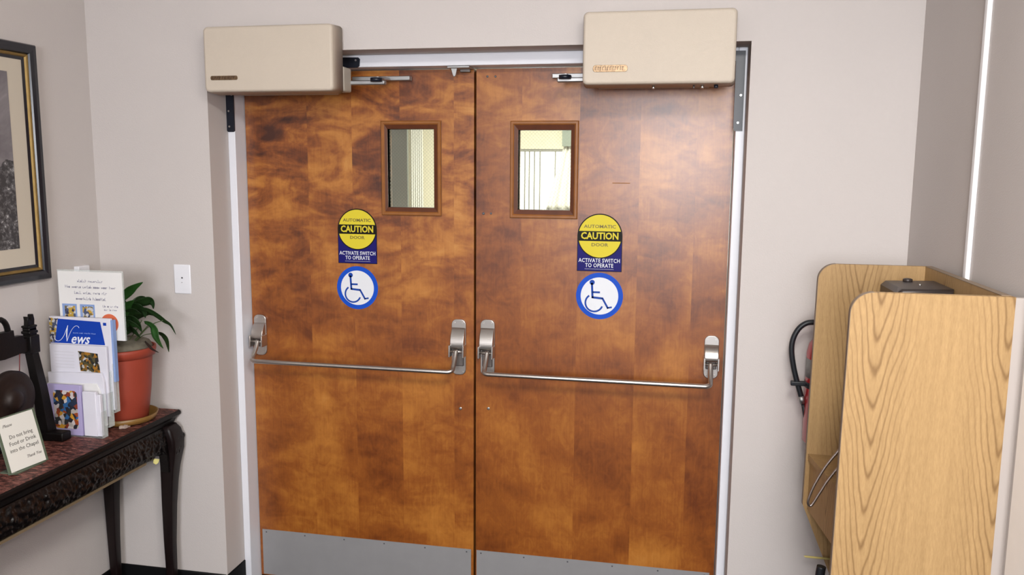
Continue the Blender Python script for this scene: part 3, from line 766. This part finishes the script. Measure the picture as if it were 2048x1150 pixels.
blurred_words(b, -1.163, 1.2080, .060, .009, SY, 4); blurred_words(b, -1.163, 1.1960, .050, .009, SY, 3)
b.build('printed_text', 'ink', ns)
for x0, x1 in ((-1.352, -1.295), (-1.282, -1.225)):
    p = MB().box((x0, SY-.0008, 1.165), (x1, SY, 1.212)).build('picture_border', 'pblue', ns)
    MB().box((x0+.010, SY-.0014, 1.165), (x1-.006, SY-.0007, 1.205)).build('small_picture', 'mosaic_f', p)
MB().lathe([(.034, SY-.0006), (.034, SY)], (-1.170, 0, 1.148), 'y', 32).build('orange_disc', 'orange', ns)
# newsletter (blue header)
NY = -.533
nw = thing('newsletter', (-1.268, NY, .85), 'white newsletter with royal blue News banner in the literature rack', 'newsletter')
MB().box((-1.386, NY, .85), (-1.148, NY+.012, 1.170), .001, 1).build('pages', 'paper_l', nw)
MB().box((-1.148, NY+.002, .95), (-1.140, NY+.018, 1.165)).build('blue_insert', 'pblue', nw)
b = MB(); b.prism([(-1.350, 1.163), (-1.186, 1.158), (-1.172, 1.078), (-1.384, 1.078)], NY-.0008, NY); b.build('blue_banner', 'nblue', nw)
MB().prism([(-1.386, 1.165), (-1.350, 1.165), (-1.368, 1.080), (-1.386, 1.080)], NY-.001, NY).build('cover_picture', 'mosaic_f', nw)
MB().box((-1.175, NY-.0008, 1.146), (-1.163, NY, 1.156)).build('blue_square', 'nblue', nw)
def npt(X, Y_): return (-1.3837+(95+X/15.75-98)*.00195, NY-.0012, 1.1692-(630+Y_/15.75-633)*.00176)
b = MB()
b.tube(smooth_path([npt(*q) for q in ((180, 735), (240, 800), (350, 780), (470, 640), (560, 450), (625, 300))], 5), .0009, 6)
b.tube(smooth_path([npt(*q) for q in ((625, 300), (590, 450), (570, 600), (565, 800))], 5), [.0010]*4+[.0021]*8+[.0012]*4, 6)
b.tube(smooth_path([npt(*q) for q in ((565, 800), (640, 620), (740, 430), (850, 315), (940, 310), (975, 365))], 5), .0008, 6)
b.text('ews', .050, Y_plane(NY-.0012, npt(965, 0)[0], npt(0, 715)[2]), .0003, .074, shear=.4, bold=.012)
b.build('banner_lettering', 'white_ink', nw)
random.seed(4); b = MB(); blurred_words(b, npt(1130, 0)[0], npt(0, 520)[2], .088, .006, NY-.0010, 4); b.build('small_lettering', 'lblue_ink', nw)
# leaflet with photo in front of the newsletter
LY = -.5475
lf = thing('photo_leaflet', (-1.27, LY, .83), 'white leaflet with small autumn photo below the blue newsletter', 'leaflet')
MB().box((-1.380, LY, .83), (-1.158, LY+.008, 1.076), .001, 1).build('pages', 'paper_l', lf)
MB().prism([(-1.268, 1.056), (-1.192, 1.050), (-1.186, .984), (-1.262, .986)], LY-.0008, LY).build('photo_print', 'photo', lf)
b = MB()
for i in range(6): b.box((-1.360, LY-.0004, 1.050-i*.011), (-1.285, LY, 1.0512-i*.011))
b.build('printed_lines', mat('faint_ink', (.55, .54, .58, 1), .7), lf)
# stack of white brochures
BY = -.558
bs = thing('white_brochures', (-1.27, BY, .80), 'plain white brochures with cut corners, between the photo leaflet and the lavender booklet', 'brochures')
b = MB(); b.prism([(-1.384, .80), (-1.166, .80), (-1.166, .955), (-1.176, .985), (-1.385, .978)], BY, BY+.009, 'xz', .001, 1); b.build('sheets', 'paper_l', bs)
b = MB(); b.prism([(-1.384, .80), (-1.178, .80), (-1.178, .920), (-1.192, .948), (-1.385, .942)], BY-.005, BY-.0005, 'xz', .001, 1); b.build('folded_sheet', 'paper', bs)
# front booklet
FYB = -.589
fb = thing('lavender_booklet', (-1.27, FYB, TZ+.003), 'lavender booklet with stained glass picture at the front of the rack', 'booklet')
MB().box((-1.366, FYB, TZ+.003), (-1.236, FYB+.012, .945), .001, 1).build('cover', 'purple', fb)
MB().prism(rrect(-1.342, -1.250, .792, .926, .012, 4), FYB-.0008, FYB).build('cover_picture', 'mosaic', fb)
wb = thing('white_folders', (-1.20, FYB, TZ+.003), 'white folded leaflets right of the lavender booklet at the rack front', 'leaflets')
b = MB(); b.box((-1.232, FYB+.002, TZ+.003), (-1.180, FYB+.016, .925), .002, 1); b.box((-1.186, FYB+.006, TZ+.003), (-1.166, FYB+.020, .915), .002, 1); b.build('sheets', 'paper_l', wb)

# ---------------------------------------------------------------- potted plant
PX, PY = -1.222, -.385
sa = MB().lathe([(.078, TZ+.001), (.104, TZ+.006), (.114, TZ+.028), (.109, TZ+.028), (.098, TZ+.010), (.04, TZ+.008)], (PX, PY, 0), 'z', 48)
tag(sa.build('plant_saucer', 'saucer'), 'amber plastic saucer under the terracotta pot', 'saucer')
pp = thing('potted_plant', (PX, PY, TZ+.009), 'leafy green houseplant in a terracotta pot on the side table', 'plant')
MB().lathe([(.076, TZ+.009), (.080, TZ+.012), (.094, TZ+.12), (.103, 1.005), (.103, 1.008), (.113, 1.010), (.117, 1.030), (.117, 1.040), (.111, 1.042), (.108, 1.030), (.102, 1.005), (.05, 1.004)], (PX, PY, 0), 'z', 64).build('pot', 'terra', pp)
b = MB(); b.lathe([(.102, 1.010), (.105, 1.036), (.100, 1.052), (.085, 1.062), (.060, 1.070), (.02, 1.074)], (PX, PY, 0), 'z', 40)
for v in b.bm.verts: v.co.z += random.uniform(-.004, .004)
b.build('soil', 'soil', pp)
def blade(path, wmax, matn, tilt=.5, fold=.25):
    P = smooth_path(path, 7); n = len(P)-1; b = MB(); rows = []
    for i, p in enumerate(P):
        t = (P[min(i+1, n)]-P[max(i-1, 0)]).normalized()
        side = t.cross(Vector((-.25, .9, .35))).normalized()
        side = (side+Vector((0, -tilt, 0))*.6).normalized(); nr = t.cross(side).normalized()
        u = i/n; wd = wmax*(math.sin(math.pi*min(1, .08+u*.92))**.75)*(1 if u < .6 else 1-.35*(u-.6)/.4)
        if i == n: wd = .0006
        rows.append([b._v(p-side*wd+nr*wd*fold), b._v(p-side*wd*.5+nr*wd*fold*.3), b._v(p), b._v(p+side*wd*.5+nr*wd*fold*.3), b._v(p+side*wd+nr*wd*fold)])
    for a, c in zip(rows, rows[1:]):
        for j in range(4): f = b.bm.faces.new((a[j], a[j+1], c[j+1], c[j])); f.smooth = True
    o = b.build('leaf', matn, pp)
    s_ = o.modifiers.new('t', 'SOLIDIFY'); s_.thickness = .0008
    return o
LV = [
 ([(-1.20, -0.42, 1.07), (-1.215, -0.43, 1.12), (-1.20, -0.44, 1.16), (-1.165, -0.445, 1.172)], 0.016, 'leaf'),
 ([(-1.19, -0.41, 1.09), (-1.16, -0.42, 1.115), (-1.13, -0.43, 1.112), (-1.105, -0.435, 1.088)], 0.013, 'leaf'),
 ([(-1.21, -0.36, 1.12), (-1.17, -0.35, 1.155), (-1.135, -0.345, 1.165), (-1.10, -0.345, 1.150)], 0.013, 'leaf'),
 ([(-1.225, -0.44, 1.07), (-1.205, -0.46, 1.10), (-1.19, -0.465, 1.13), (-1.18, -0.465, 1.16)], 0.013, 'leaf'),
 ([(-1.2205, -0.37, 1.2083), (-1.2009, -0.37, 1.2309), (-1.1711, -0.37, 1.2555), (-1.1297, -0.37, 1.2768)], 0.0125, 'leaf_l'),
 ([(-1.2188, -0.4, 1.113), (-1.2077, -0.4, 1.159), (-1.1814, -0.4, 1.1926), (-1.148, -0.4, 1.2156)], 0.017, 'leaf_l'),
 ([(-1.2564, -0.34, 1.091), (-1.2478, -0.34, 1.1286), (-1.2389, -0.34, 1.1698), (-1.2286, -0.34, 1.2035)], 0.018, 'leaf'),
 ([(-1.1907, -0.36, 1.186), (-1.1576, -0.36, 1.1982), (-1.1329, -0.36, 1.2065), (-1.1105, -0.36, 1.2128), (-1.1012, -0.36, 1.2004), (-1.1004, -0.36, 1.1786)], 0.014, 'leaf'),
 ([(-1.1261, -0.4, 1.184), (-1.1022, -0.4, 1.185), (-1.079, -0.4, 1.1769), (-1.0522, -0.4, 1.1619), (-1.0294, -0.4, 1.1467), (-1.0067, -0.4, 1.1315), (-0.9889, -0.4, 1.0982)], 0.0095, 'leaf'),
 ([(-1.0967, -0.42, 1.1419), (-1.0753, -0.42, 1.1375), (-1.0585, -0.42, 1.1221), (-1.0523, -0.42, 1.0937), (-1.04, -0.42, 1.0691), (-1.0273, -0.42, 1.0499)], 0.012, 'leaf_l'),
 ([(-1.0873, -0.36, 1.0932), (-1.0676, -0.36, 1.0868), (-1.0527, -0.36, 1.0673), (-1.0471, -0.36, 1.0235)], 0.009, 'leaf'),
 ([(-1.1624, -0.43, 1.148), (-1.1421, -0.43, 1.1561), (-1.1173, -0.43, 1.1428), (-1.1017, -0.43, 1.1077)], 0.015, 'leaf'),
 ([(-1.2022, -0.38, 1.1595), (-1.1767, -0.38, 1.1788), (-1.1499, -0.38, 1.1907), (-1.1247, -0.38, 1.1772), (-1.1204, -0.38, 1.1484)], 0.015, 'leaf'),
 ([(-1.1572, -0.45, 1.125), (-1.1422, -0.45, 1.1435), (-1.117, -0.45, 1.1393), (-1.0942, -0.45, 1.1278)], 0.013, 'leaf'),
 ([(-1.106, -0.41, 1.0711), (-1.091, -0.41, 1.0574), (-1.0759, -0.41, 1.0436), (-1.0528, -0.41, 1.0321)], 0.006, 'leaf_d'),
 ([(-1.1916, -0.42, 1.0872), (-1.1842, -0.42, 1.1092), (-1.171, -0.42, 1.1279), (-1.1505, -0.42, 1.1378)], 0.017, 'leaf'),
 ([(-1.2065, -0.39, 1.1665), (-1.1783, -0.39, 1.1676), (-1.1538, -0.39, 1.1741), (-1.1284, -0.39, 1.1642)], 0.015, 'leaf'),
 ([(-1.215, -0.45, 1.06), (-1.20, -0.46, 1.095), (-1.178, -0.47, 1.105), (-1.15, -0.475, 1.090)], 0.014, 'leaf'),
 ([(-1.24, -0.36, 1.10), (-1.27, -0.35, 1.16), (-1.30, -0.34, 1.19), (-1.34, -0.33, 1.17)], 0.015, 'leaf'),
 ([(-1.24, -0.40, 1.10), (-1.28, -0.42, 1.14), (-1.31, -0.43, 1.13), (-1.33, -0.44, 1.09)], 0.014, 'leaf'),
 ([(-1.23, -0.34, 1.12), (-1.22, -0.30, 1.18), (-1.20, -0.27, 1.20), (-1.18, -0.25, 1.17)], 0.014, 'leaf'),
]
for pth, wd, mn in LV: blade(pth, wd*1.35, mn)
SV = [[(-1.195, -0.38, 1.04), (-1.1617, -0.38, 1.0643), (-1.1302, -0.38, 1.0859), (-1.0917, -0.38, 1.0932), (-1.0734, -0.38, 1.0977)],
 [(-1.195, -0.40, 1.045), (-1.1686, -0.4, 1.0789), (-1.1448, -0.4, 1.1073), (-1.1206, -0.4, 1.1446)],
 [(-1.185, -0.40, 1.04), (-1.1531, -0.4, 1.0705), (-1.1232, -0.4, 1.101), (-1.0894, -0.4, 1.1333)],
 [(-1.175, -0.40, 1.04), (-1.1108, -0.4, 1.1088), (-1.0736, -0.4, 1.134), (-1.0373, -0.4, 1.1464)],
 [(-1.2272, -0.37, 1.04), (-1.2204, -0.37, 1.1167), (-1.2188, -0.37, 1.1718), (-1.2205, -0.37, 1.2083)],
 [(-1.217, -0.37, 1.04), (-1.202, -0.37, 1.1175), (-1.193, -0.37, 1.1637), (-1.1793, -0.37, 1.188)],
 [(-1.235, -0.38, 1.04), (-1.245, -0.36, 1.08), (-1.25, -0.35, 1.10)], [(-1.23, -0.36, 1.04), (-1.232, -0.34, 1.09), (-1.23, -0.33, 1.13)]]
for p in SV: MB().tube(smooth_path(p, 4), .0016, 6).build('stem', 'stem', pp)
b = MB(); random.seed(3)
pts = [(math.cos(a)*r*1.5, math.sin(a)*r*1.0) for a, r in [(2*math.pi*i/14, .022*random.uniform(.6, 1.15)) for i in range(14)]]
top_ = [b._v((-1.168+x*.6, -.462+y, TZ+.006+random.uniform(0, .008))) for x, y in pts]; c0 = b._v((-1.168, -.462, TZ+.016)); bot = [b._v((v.co.x, v.co.y, TZ+.0006)) for v in top_]
for i in range(14):
    b.bm.faces.new((top_[i], top_[(i+1) % 14], c0)); b.bm.faces.new((bot[i], bot[(i+1) % 14], top_[(i+1) % 14], top_[i]))
tag(b.build('tissue_scrap', 'crumb'), 'small crumpled beige scrap lying on the table beside the saucer', 'scrap')

# ---------------------------------------------------------------- fire extinguisher
EX, EY = 1.228, -.302
fe = thing('fire_extinguisher', (EX, EY, .83), 'red fire extinguisher with black hose on the wall behind the oak booth', 'fire extinguisher')
MB().lathe([(.070, .830), (.078, .838), (.078, 1.12), (.072, 1.15), (.05, 1.175), (.024, 1.188), (.022, 1.20)], (EX, EY, 0), 'z', 48).build('cylinder', 'red', fe)
MB().lathe([(.0785, 1.045), (.0785, 1.105)], (EX, EY, 0), 'z', 48).build('grey_label', 'label', fe)
MB().prism([(1.174, 1.105), (1.196, 1.105), (1.198, 1.150), (1.182, 1.160)], EY-.05, EY-.048, 'xz').build('inspection_tag', 'paper', fe)
MB().box((EX-.018, EY-.018, 1.20), (EX+.018, EY+.018, 1.235), .004).build('valve', 'steel_dark', fe)
b = MB(); b.box((EX-.05, EY-.010, 1.238), (EX+.05, EY+.010, 1.246), .002); b.box((EX-.05, EY-.010, 1.262), (EX+.04, EY+.010, 1.270), .002); b.build('handle', 'black', fe)
hp = [(1.235, -.305, 1.218), (1.20, -.305, 1.220), (1.1691, -0.305, 1.2190), (1.1424, -0.305, 1.2146), (1.1195, -0.305, 1.1944), (1.1048, -0.305, 1.1584), (1.1039, -0.305, 1.1181), (1.1144, -0.305, 1.0621), (1.131, -0.305, 1.0061), (1.1437, -0.305, 0.9661)]
hs = MB().tube(smooth_path(hp, 5), .0085, 12).build('hose', 'rubber', fe)
MB().tube([(1.139, -.305, .980), (1.146, -.305, .957)], .0102, 12).build('hose_ferrule', 'alum', hs)
MB().tube([(1.146, -.305, .957), (1.158, -.305, .915), (1.170, -.302, .865)], [.006, .009, .011], 12).build('nozzle', 'rubber', hs)
b = MB(); b.lathe([(.080, 1.012), (.080, 1.030)], (EX, EY, 0), 'z', 40); b.box((1.105, -.315, 1.014), (1.180, -.295, 1.028), .003); b.box((EX-.02, EY+.07, .98), (EX+.02, YW, 1.06)); b.build('strap_clip', 'rubber', fe)

# ---------------------------------------------------------------- oak booth (wall-mounted phone carrel)
cb = thing('phone_booth', (1.106, -.84, .40), 'oak laminate wall-mounted phone booth with rounded side panels on the right wall', 'phone booth')
def side_panel(y0, y1, x0, xtop, matn, nm):
    z1 = 1.430; r = .046; x1 = 1.424
    pts = [(x1, z1)]+[(x0+r+r*math.cos(a), z1-r+r*math.sin(a)) for a in [math.pi/2+math.pi/2*i/10 for i in range(11)]]
    pts += [(x0-.006, .735), (x0-.006, .725), (x0+.145, .36), (x1, .36)]
    o = MB().prism(pts, y0, y1, 'xz').build('side_panel', matn, cb)
    # edge banding along the front curve
    e = MB(); band = pts[1:14]
    d = [(p[0]-.0012, p[1]+.0008) for p in band]
    e.loops([[(p[0], y0+.0004, p[1]) for p in d], [(p[0], y1-.0004, p[1]) for p in d]], False)
    b = o
    ob = e.build('edge_band', 'oak_edge', o)
    s_ = ob.modifiers.new('t', 'SOLIDIFY'); s_.thickness = .001
    return o
side_panel(-1.138, -1.120, 1.106, 0, 'oakN', 'near')
side_panel(-.570, -.552, 1.128, 0, 'oakF', 'far')
MB().box((1.403, -1.120, .36), (1.421, -.570, 1.430)).build('back_panel', 'oakS', cb)
MB().box((1.4025, -1.119, 1.4300), (1.4212, -.571, 1.4312)).build('top_edge_band', 'oak_edge', cb)
b = MB(); b.prism([(1.128, -.571), (1.20, -1.119), (1.403, -1.119), (1.403, -.571)], .862, .880, 'xy'); b.build('shelf', 'oakS', cb)
b = MB(); b.prism([(1.134, -.571), (1.20, -1.119), (1.218, -1.119), (1.152, -.571)], .715, .862, 'xy'); b.build('shelf_apron', 'oakS', cb)
MB().box((1.22, -1.119, .70), (1.403, -.571, .715)).build('lower_shelf', 'oakS', cb)
MB().box((1.421, -1.00, .5), (XR, -.70, 1.3)).build('wall_cleat', 'oak_edge', cb)
MB().box((1.4245, -1.134, .36), (XR, -1.118, 1.428)).build('gap_cover_strip', mat('lit_wall_stand_in', (.40, .355, .33, 1), .8), cb)['label'] = 'added strip hiding the shaded gap, standing in for lit wall'  # added strip hides the shaded gap, toned to pass for lit wall
# pay phone inside, only its top shows
ph = thing('telephone', (1.345, -.73, 1.02), 'dark metal wall telephone inside the oak booth, only its top showing', 'telephone')
b = MB(); b.prism([(1.268, 1.02), (1.402, 1.02), (1.402, 1.402), (1.284, 1.399), (1.272, 1.388)], -.83, -.645, 'xz', .010, 3); b.build('housing', 'phone', ph)
MB().lathe([(.012, 1.398), (.012, 1.406), (.008, 1.408)], (1.335, -.668, 0), 'z', 16).build('top_lock', 'phone', ph)
MB().lathe([(.004, 1.400), (.003, 1.4035)], (1.345, -.745, 0), 'z', 10).build('top_screw', 'screw', ph)
MB().box((1.263, -.815, 1.08), (1.269, -.66, 1.34), .003).build('face_plate', 'steel_dark', ph)
MB().tube(smooth_path([(1.235, -.80, 1.10), (1.225, -.80, 1.16), (1.228, -.80, 1.24), (1.24, -.80, 1.29)], 4), [.016]*4+[.013]*4+[.016]*5, 12).build('handset', 'black', ph)
MB().tube(smooth_path([(1.24, -.80, 1.09), (1.20, -.83, .98), (1.20, -.86, .92), (1.26, -.80, .90), (1.30, -.74, 1.02)], 6), .005, 8).build('armoured_cord', 'wire', ph)
# bent wire loop of the directory holder
wl_ = [(1.30, -.93, 1.0), (1.24, -.88, 1.020), (1.1703, -.85, 0.9978), (1.15, -.85, 0.9766), (1.1257, -.85, 0.9391), (1.1041, -.85, 0.8935), (1.0936, -.85, 0.8632), (1.0897, -.85, 0.844), (1.0939, -.85, 0.835), (1.101, -.85, 0.8396), (1.1174, -.85, 0.8719), (1.1393, -.85, 0.9137), (1.1728, -.85, 0.956), (1.24, -.84, .985), (1.30, -.83, .96)]
tag(MB().tube(smooth_path(wl_, 4), .0035, 10).build('wire_loop', 'wire'), 'bent chrome wire loop sticking out of the oak booth', 'wire loop')
tag(MB().tube([(1.128, -.600, .5830), (1.134, -.597, .5800), (1.24, -.585, .574)], [.0006, .0034, .0034], 8).build('pencil', 'pencil'), 'thin yellow pencil poking out at the lower edge of the oak booth', 'pencil')
b = MB(); b.tube(smooth_path([(1.171, -.640, .575), (1.168, -.642, .54), (1.176, -.645, .50), (1.20, -.65, .47), (1.25, -.65, .46)], 5), .013, 12)
tag(b.build('black_cord', 'rubber'), 'dark coiled cord end below the oak booth shelf', 'cord')

# ================================================================ room behind the doors (seen through the two panes)
FY2 = 4.0
b = MB()
b.box((-3.0, FY2, 0), (-.62, FY2+.1, 2.6)); b.box((.75, FY2, 0), (1.6, FY2+.1, 2.6)); b.box((-.62, FY2, 0), (.75, FY2+.1, .9)); b.box((-.62, FY2, 1.868), (.75, FY2+.1, 2.6))
struct(b.build('wall_far', 'farwall'))
struct(MB().box((-3.1, .06, 0), (-3.0, FY2, 2.6)).build('wall_far_left', 'farwall'))
struct(MB().box((1.6, .06, 0), (1.7, FY2, 2.6)).build('wall_far_right', 'farwall'))
struct(MB().box((-3.1, .06, -.1), (1.7, FY2+.1, 0)).build('floor_far', 'floor'))
struct(MB().box((-3.1, .06, 2.6), (1.7, FY2+.1, 2.7)).build('ceiling_far', 'ceiling'))
struct(MB().box((-1.75, .955, 0), (-.580, .975, 2.6)).build('wall_partition', 'greenwall'))
struct(MB().box((-.212, 3.82, 1.885), (-.02, 3.86, 2.6)).build('trim_4', 'greenwall'))
wn = thing('window_1', (.06, FY2, .9), kind='structure')
MB().box((-.62, FY2+.06, .9), (.75, FY2+.07, 1.868)).build('bright_pane', 'pane', wn)
b = MB()
for x in (-.56, -.522, -.478, -.43, -.30, -.12, .05, .25, .45, .65): b.box((x, FY2+.01, .9), (x+.010, FY2+.03, 1.868))
b.box((-.62, FY2+.005, 1.845), (.75, FY2+.03, 1.868))
b.build('window_bar', 'bar', wn)
def drape(x_top, x_bot, w_top, w_bot, z0, z1, y, lab, cat):
    b = MB(); rows = []; wd0 = w_top
    for i in range(15):
        t = i/14; z = z1+(z0-z1)*t; xc = x_top+(x_bot-x_top)*t; wd = w_top+(w_bot-w_top)*t
        rows.append([b._v((xc-wd/2+wd*j/40, y+.018*math.sin(j*.95)*(1+t*.4), z)) for j in range(41)])
    for a, c in zip(rows, rows[1:]):
        for j in range(40): f = b.bm.faces.new((a[j], a[j+1], c[j+1], c[j])); f.smooth = True
    o = b.build('curtain', 'curtain'); s_ = o.modifiers.new('t', 'SOLIDIFY'); s_.thickness = .002
    if z1 < 2.5:
        MB().tube([(x_top-wd0/2-.05, y, z1+.008), (x_top+wd0/2+.3, y, z1+.008)], .009, 10).build('curtain_rod', 'bar', o)
        MB().box((x_top+.2, y, z1), (x_top+.22, FY2, z1+.016)).build('rod_bracket', 'bar', o)
    return tag(o, lab, cat)
drape(-.12, -.10, .10, .50, 1.36, 2.02, FY2-.12, 'white tied-back curtain at the bright window beyond the right door pane', 'curtain')
drape(-1.475, -1.475, .11, .11, .3, 2.595, FY2-.10, 'white curtain edge beyond the left door pane', 'curtain')

for o in list(bpy.data.objects):
    if o.type == 'MESH': o.data.update()
